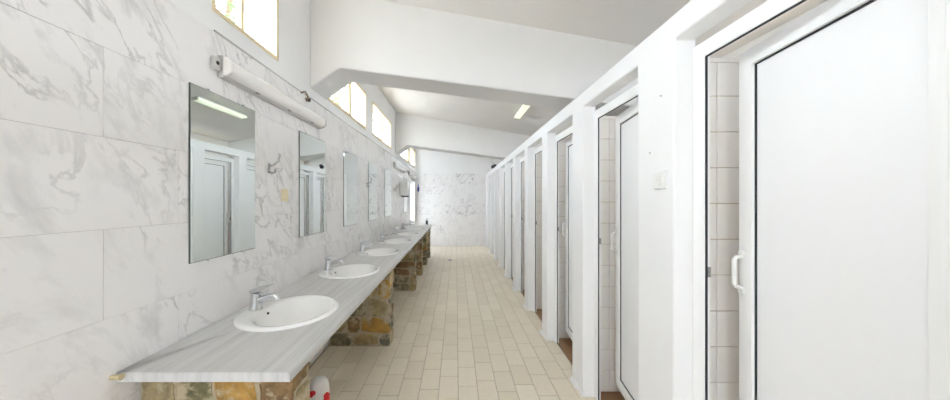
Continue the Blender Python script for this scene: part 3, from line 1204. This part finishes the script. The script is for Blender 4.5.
# pipe stub at near end of the counter
bm = bmesh.new()
tube(bm, [(0.0, 0, 0), (0.03, 0, 0), (0.03, 0, 0.001), (0.038, 0, 0.001)], [0.008, 0.008, 0.011, 0.011], 12)
o = obj('pipe_stub', bm, 'old_plastic', None, (XL - 0.001, 1.062, 0.772), smooth=True)
tag(o, 'small yellowed plastic pipe stub in the marble at the near counter corner', 'pipe')

# ------------------------------------------------------------------ dispenser box
r = empty('dispenser', (XL, 6.62, 1.49))
bm = nbox(0.0008, 0.165, -0.11, 0.11, 0.0, 0.31, bev=0.02, seg=3)
obj('body', bm, 'white_plastic', r, smooth=True)
bm = nbox(0.03, 0.168, -0.1, 0.1, -0.026, 0.004, bev=0.006)
obj('outlet', bm, 'black', r)
tag(r, 'white box dispenser with black underside on the left wall', 'dispenser')

# blue item on the far wall
r = empty('hanging_brush', (-1.14, YF - 0.014, 1.66))
bm = nbox(-0.028, 0.028, -0.04, -0.001, 0.0, 0.13, bev=0.01, seg=2)
obj('head', bm, 'blue', r, smooth=True)
bm = bmesh.new()
tube(bm, [(0, -0.02, 0.12), (0, -0.02, 0.19), (0, -0.008, 0.215), (0, 0.0, 0.215)], [0.012, 0.01, 0.007, 0.006], 8)
obj('handle', bm, 'blue', r, smooth=True)
tag(r, 'small blue item hanging on the far wall beside the bright doorway', 'brush')

# soap bottle at the far end of the counter
r = empty('soap_bottle', (-0.73, 7.52, CT))
bm = bmesh.new()
tube(bm, [(0, 0, 0), (0, 0, 0.004), (0, 0, 0.09), (0, 0, 0.105), (0, 0, 0.11)], [0.026, 0.03, 0.03, 0.02, 0.012], 14)
obj('body', bm, 'black', r, smooth=True)
bm = bmesh.new()
tube(bm, [(0, 0, 0.108), (0, 0, 0.14), (0.012, 0, 0.146), (0.035, 0, 0.143)], [0.008, 0.007, 0.007, 0.005], 8)
obj('pump', bm, 'black', r, smooth=True)
tag(r, 'small dark soap bottle at the far end of the counter', 'bottle')

# floor drain
r = empty('floor_drain', (-0.14, 7.0, 0.0))
bm = bmesh.new()
tube(bm, [(0, 0, 0.0), (0, 0, 0.003)], [0.06, 0.056], 20)
obj('rim', bm, 'steel', r, smooth=True)
for k in range(3):
    obj('slot', nbox(-0.035, 0.035, -0.025 + 0.02 * k, -0.015 + 0.02 * k, 0.0028, 0.0036), 'dark', r)
tag(r, 'round metal floor drain in the far part of the corridor', 'drain')

# plastic jug on the floor behind the first pier
r = empty('detergent_jug', (-0.865, 1.90, 0.0), R(25))
bm = bmesh.new()
n = 20
prev = None
for (sx, sy, z) in ((0.05, 0.038, 0.001), (0.06, 0.046, 0.008), (0.06, 0.046, 0.18), (0.057, 0.043, 0.22), (0.048, 0.036, 0.252), (0.03, 0.026, 0.272), (0.012, 0.01, 0.28)):
    rg = [bm.verts.new((sx * math.copysign(abs(math.cos(2 * math.pi * k / n)) ** 0.7, math.cos(2 * math.pi * k / n)), sy * math.copysign(abs(math.sin(2 * math.pi * k / n)) ** 0.7, math.sin(2 * math.pi * k / n)), z)) for k in range(n)]
    if prev:
        for k in range(n):
            bm.faces.new((prev[k], prev[(k + 1) % n], rg[(k + 1) % n], rg[k]))
    else:
        bm.faces.new(rg[::-1])
    prev = rg
bm.faces.new(prev)
obj('body', bm, 'white_plastic', r, smooth=True)
bm = bmesh.new()
tube(bm, [(-0.03, -0.028, 0.205), (-0.046, -0.056, 0.216), (-0.048, -0.060, 0.217), (-0.056, -0.074, 0.223)], [0.016, 0.014, 0.019, 0.018], 14)
obj('cap', bm, 'red', r, smooth=True)
bm = bmesh.new()
cc = [(0.0605 * math.copysign(abs(math.cos(t)) ** 0.7, math.cos(t)), 0.0465 * math.copysign(abs(math.sin(t)) ** 0.7, math.sin(t))) for t in [R(-75 + 10 * j) for j in range(9)]]
A = [bm.verts.new((x * 1.01, y * 1.01, 0.07)) for x, y in cc]
B = [bm.verts.new((x * 1.01, y * 1.01, 0.185 + 0.012 * math.sin(j * 0.8))) for j, (x, y) in enumerate(cc)]
for j in range(8):
    bm.faces.new((A[j], A[j + 1], B[j + 1], B[j]))
obj('label', bm, 'red', r, smooth=True)
tag(r, 'white plastic jug with red cap on the floor behind the nearest pier', 'jug')

# small spotlight on the stall front with its wire
r = empty('spotlight', (0.965, 7.52, FRONT_TOP))
bm = bmesh.new()
tube(bm, [(0, 0, 0), (0, 0, 0.012), (0, 0, 0.014), (0, 0, 0.05)], [0.035, 0.035, 0.012, 0.012], 12)
obj('base', bm, 'black', r, smooth=True)
bm = bmesh.new()
tube(bm, [(0.03, 0.04, 0.10), (-0.01, -0.01, 0.075), (-0.05, -0.05, 0.045)], [0.03, 0.042, 0.05], 14)
obj('head', bm, 'black', r, smooth=True)
bm = bmesh.new()
tube(bm, [(0.03, 0.04, 0.09), (-0.06, 0.05, 0.2), (-0.05, 0.03, 0.30), (-0.03, 0.02, 0.36)], 0.007, 6)
obj('wire', bm, 'cable', r, smooth=True)
bm = bmesh.new()
tube(bm, [(-0.03, 0.02, 0.34), (-0.03, 0.02, 0.41)], [0.02, 0.028], 10)
obj('junction', bm, 'lamp_body', r, smooth=True)
tag(r, 'small black spotlight with wire on top of the far stall front', 'lamp')

# ------------------------------------------------------------------ outside
o = obj('ground', nbox(-40, 40, -40, 60, -0.3, -0.13), 'ground')
tag(o, 'pale ground outside the building', 'ground', kind='structure')


o = obj('daylight_blocker', nbox(-2.62, -2.5, 6.9, 10.4, -0.13, 2.5, bev=0.01), 'plaster')  # added out of view to hold back daylight at the far doorway
tag(o, 'unseen white wall added outside the bright doorway to dim its daylight', 'wall', kind='structure')



def tree(x, y, h, cr, seed, label):
    rr = random.Random(seed)
    r = empty('tree', (x, y, -0.13))
    tb = bmesh.new()
    tube(tb, [(0, 0, 0), (0.05, 0.05, h * 0.3), (0.0, 0.1, h * 0.55), (0.1, 0.0, h * 0.85)], [0.16, 0.13, 0.1, 0.04], 10)
    tips = []
    for k in range(16):
        a = rr.uniform(0, 6.28)
        z = h * rr.uniform(0.3, 0.75)
        L_ = cr * rr.uniform(0.55, 1.0)
        e = (math.cos(a) * L_, math.sin(a) * L_, z + L_ * rr.uniform(0.1, 0.7))
        mid = (math.cos(a + 0.2) * L_ * 0.5, math.sin(a + 0.2) * L_ * 0.5, z + L_ * 0.3)
        tube(tb, [(0.02, 0.05, z), mid, e], [0.05, 0.03, 0.012], 6)
        tips += [e, mid]
    obj('trunk', tb, 'bark', r, smooth=True)
    lb = bmesh.new()
    for k in range(3600):
        t = rr.choice(tips)
        s = cr * 0.34
        p = Vector((t[0] + rr.gauss(0, s), t[1] + rr.gauss(0, s), t[2] + rr.gauss(0, s * 0.8)))
        d = Vector((rr.gauss(0, 1), rr.gauss(0, 1), rr.gauss(0, 1))).normalized()
        u = d.orthogonal().normalized()
        sz = rr.uniform(0.05, 0.10)
        vs = [lb.verts.new(p + d * sz), lb.verts.new(p + u * sz * 0.45 + d * sz * 0.1), lb.verts.new(p - d * sz), lb.verts.new(p - u * sz * 0.45)]
        lb.faces.new(vs)
    o_ = obj('foliage', lb, 'leaf', r)
    o_['kind'] = 'stuff'
    tag(r, label, 'tree', 'trees outside the windows')


tree(-5.0, 6.5, 7.6, 1.7, 3, 'green tree seen through the nearest high window')
tree(-5.4, 13.6, 8.4, 1.9, 5, 'green tree seen through the window beyond the first beam')
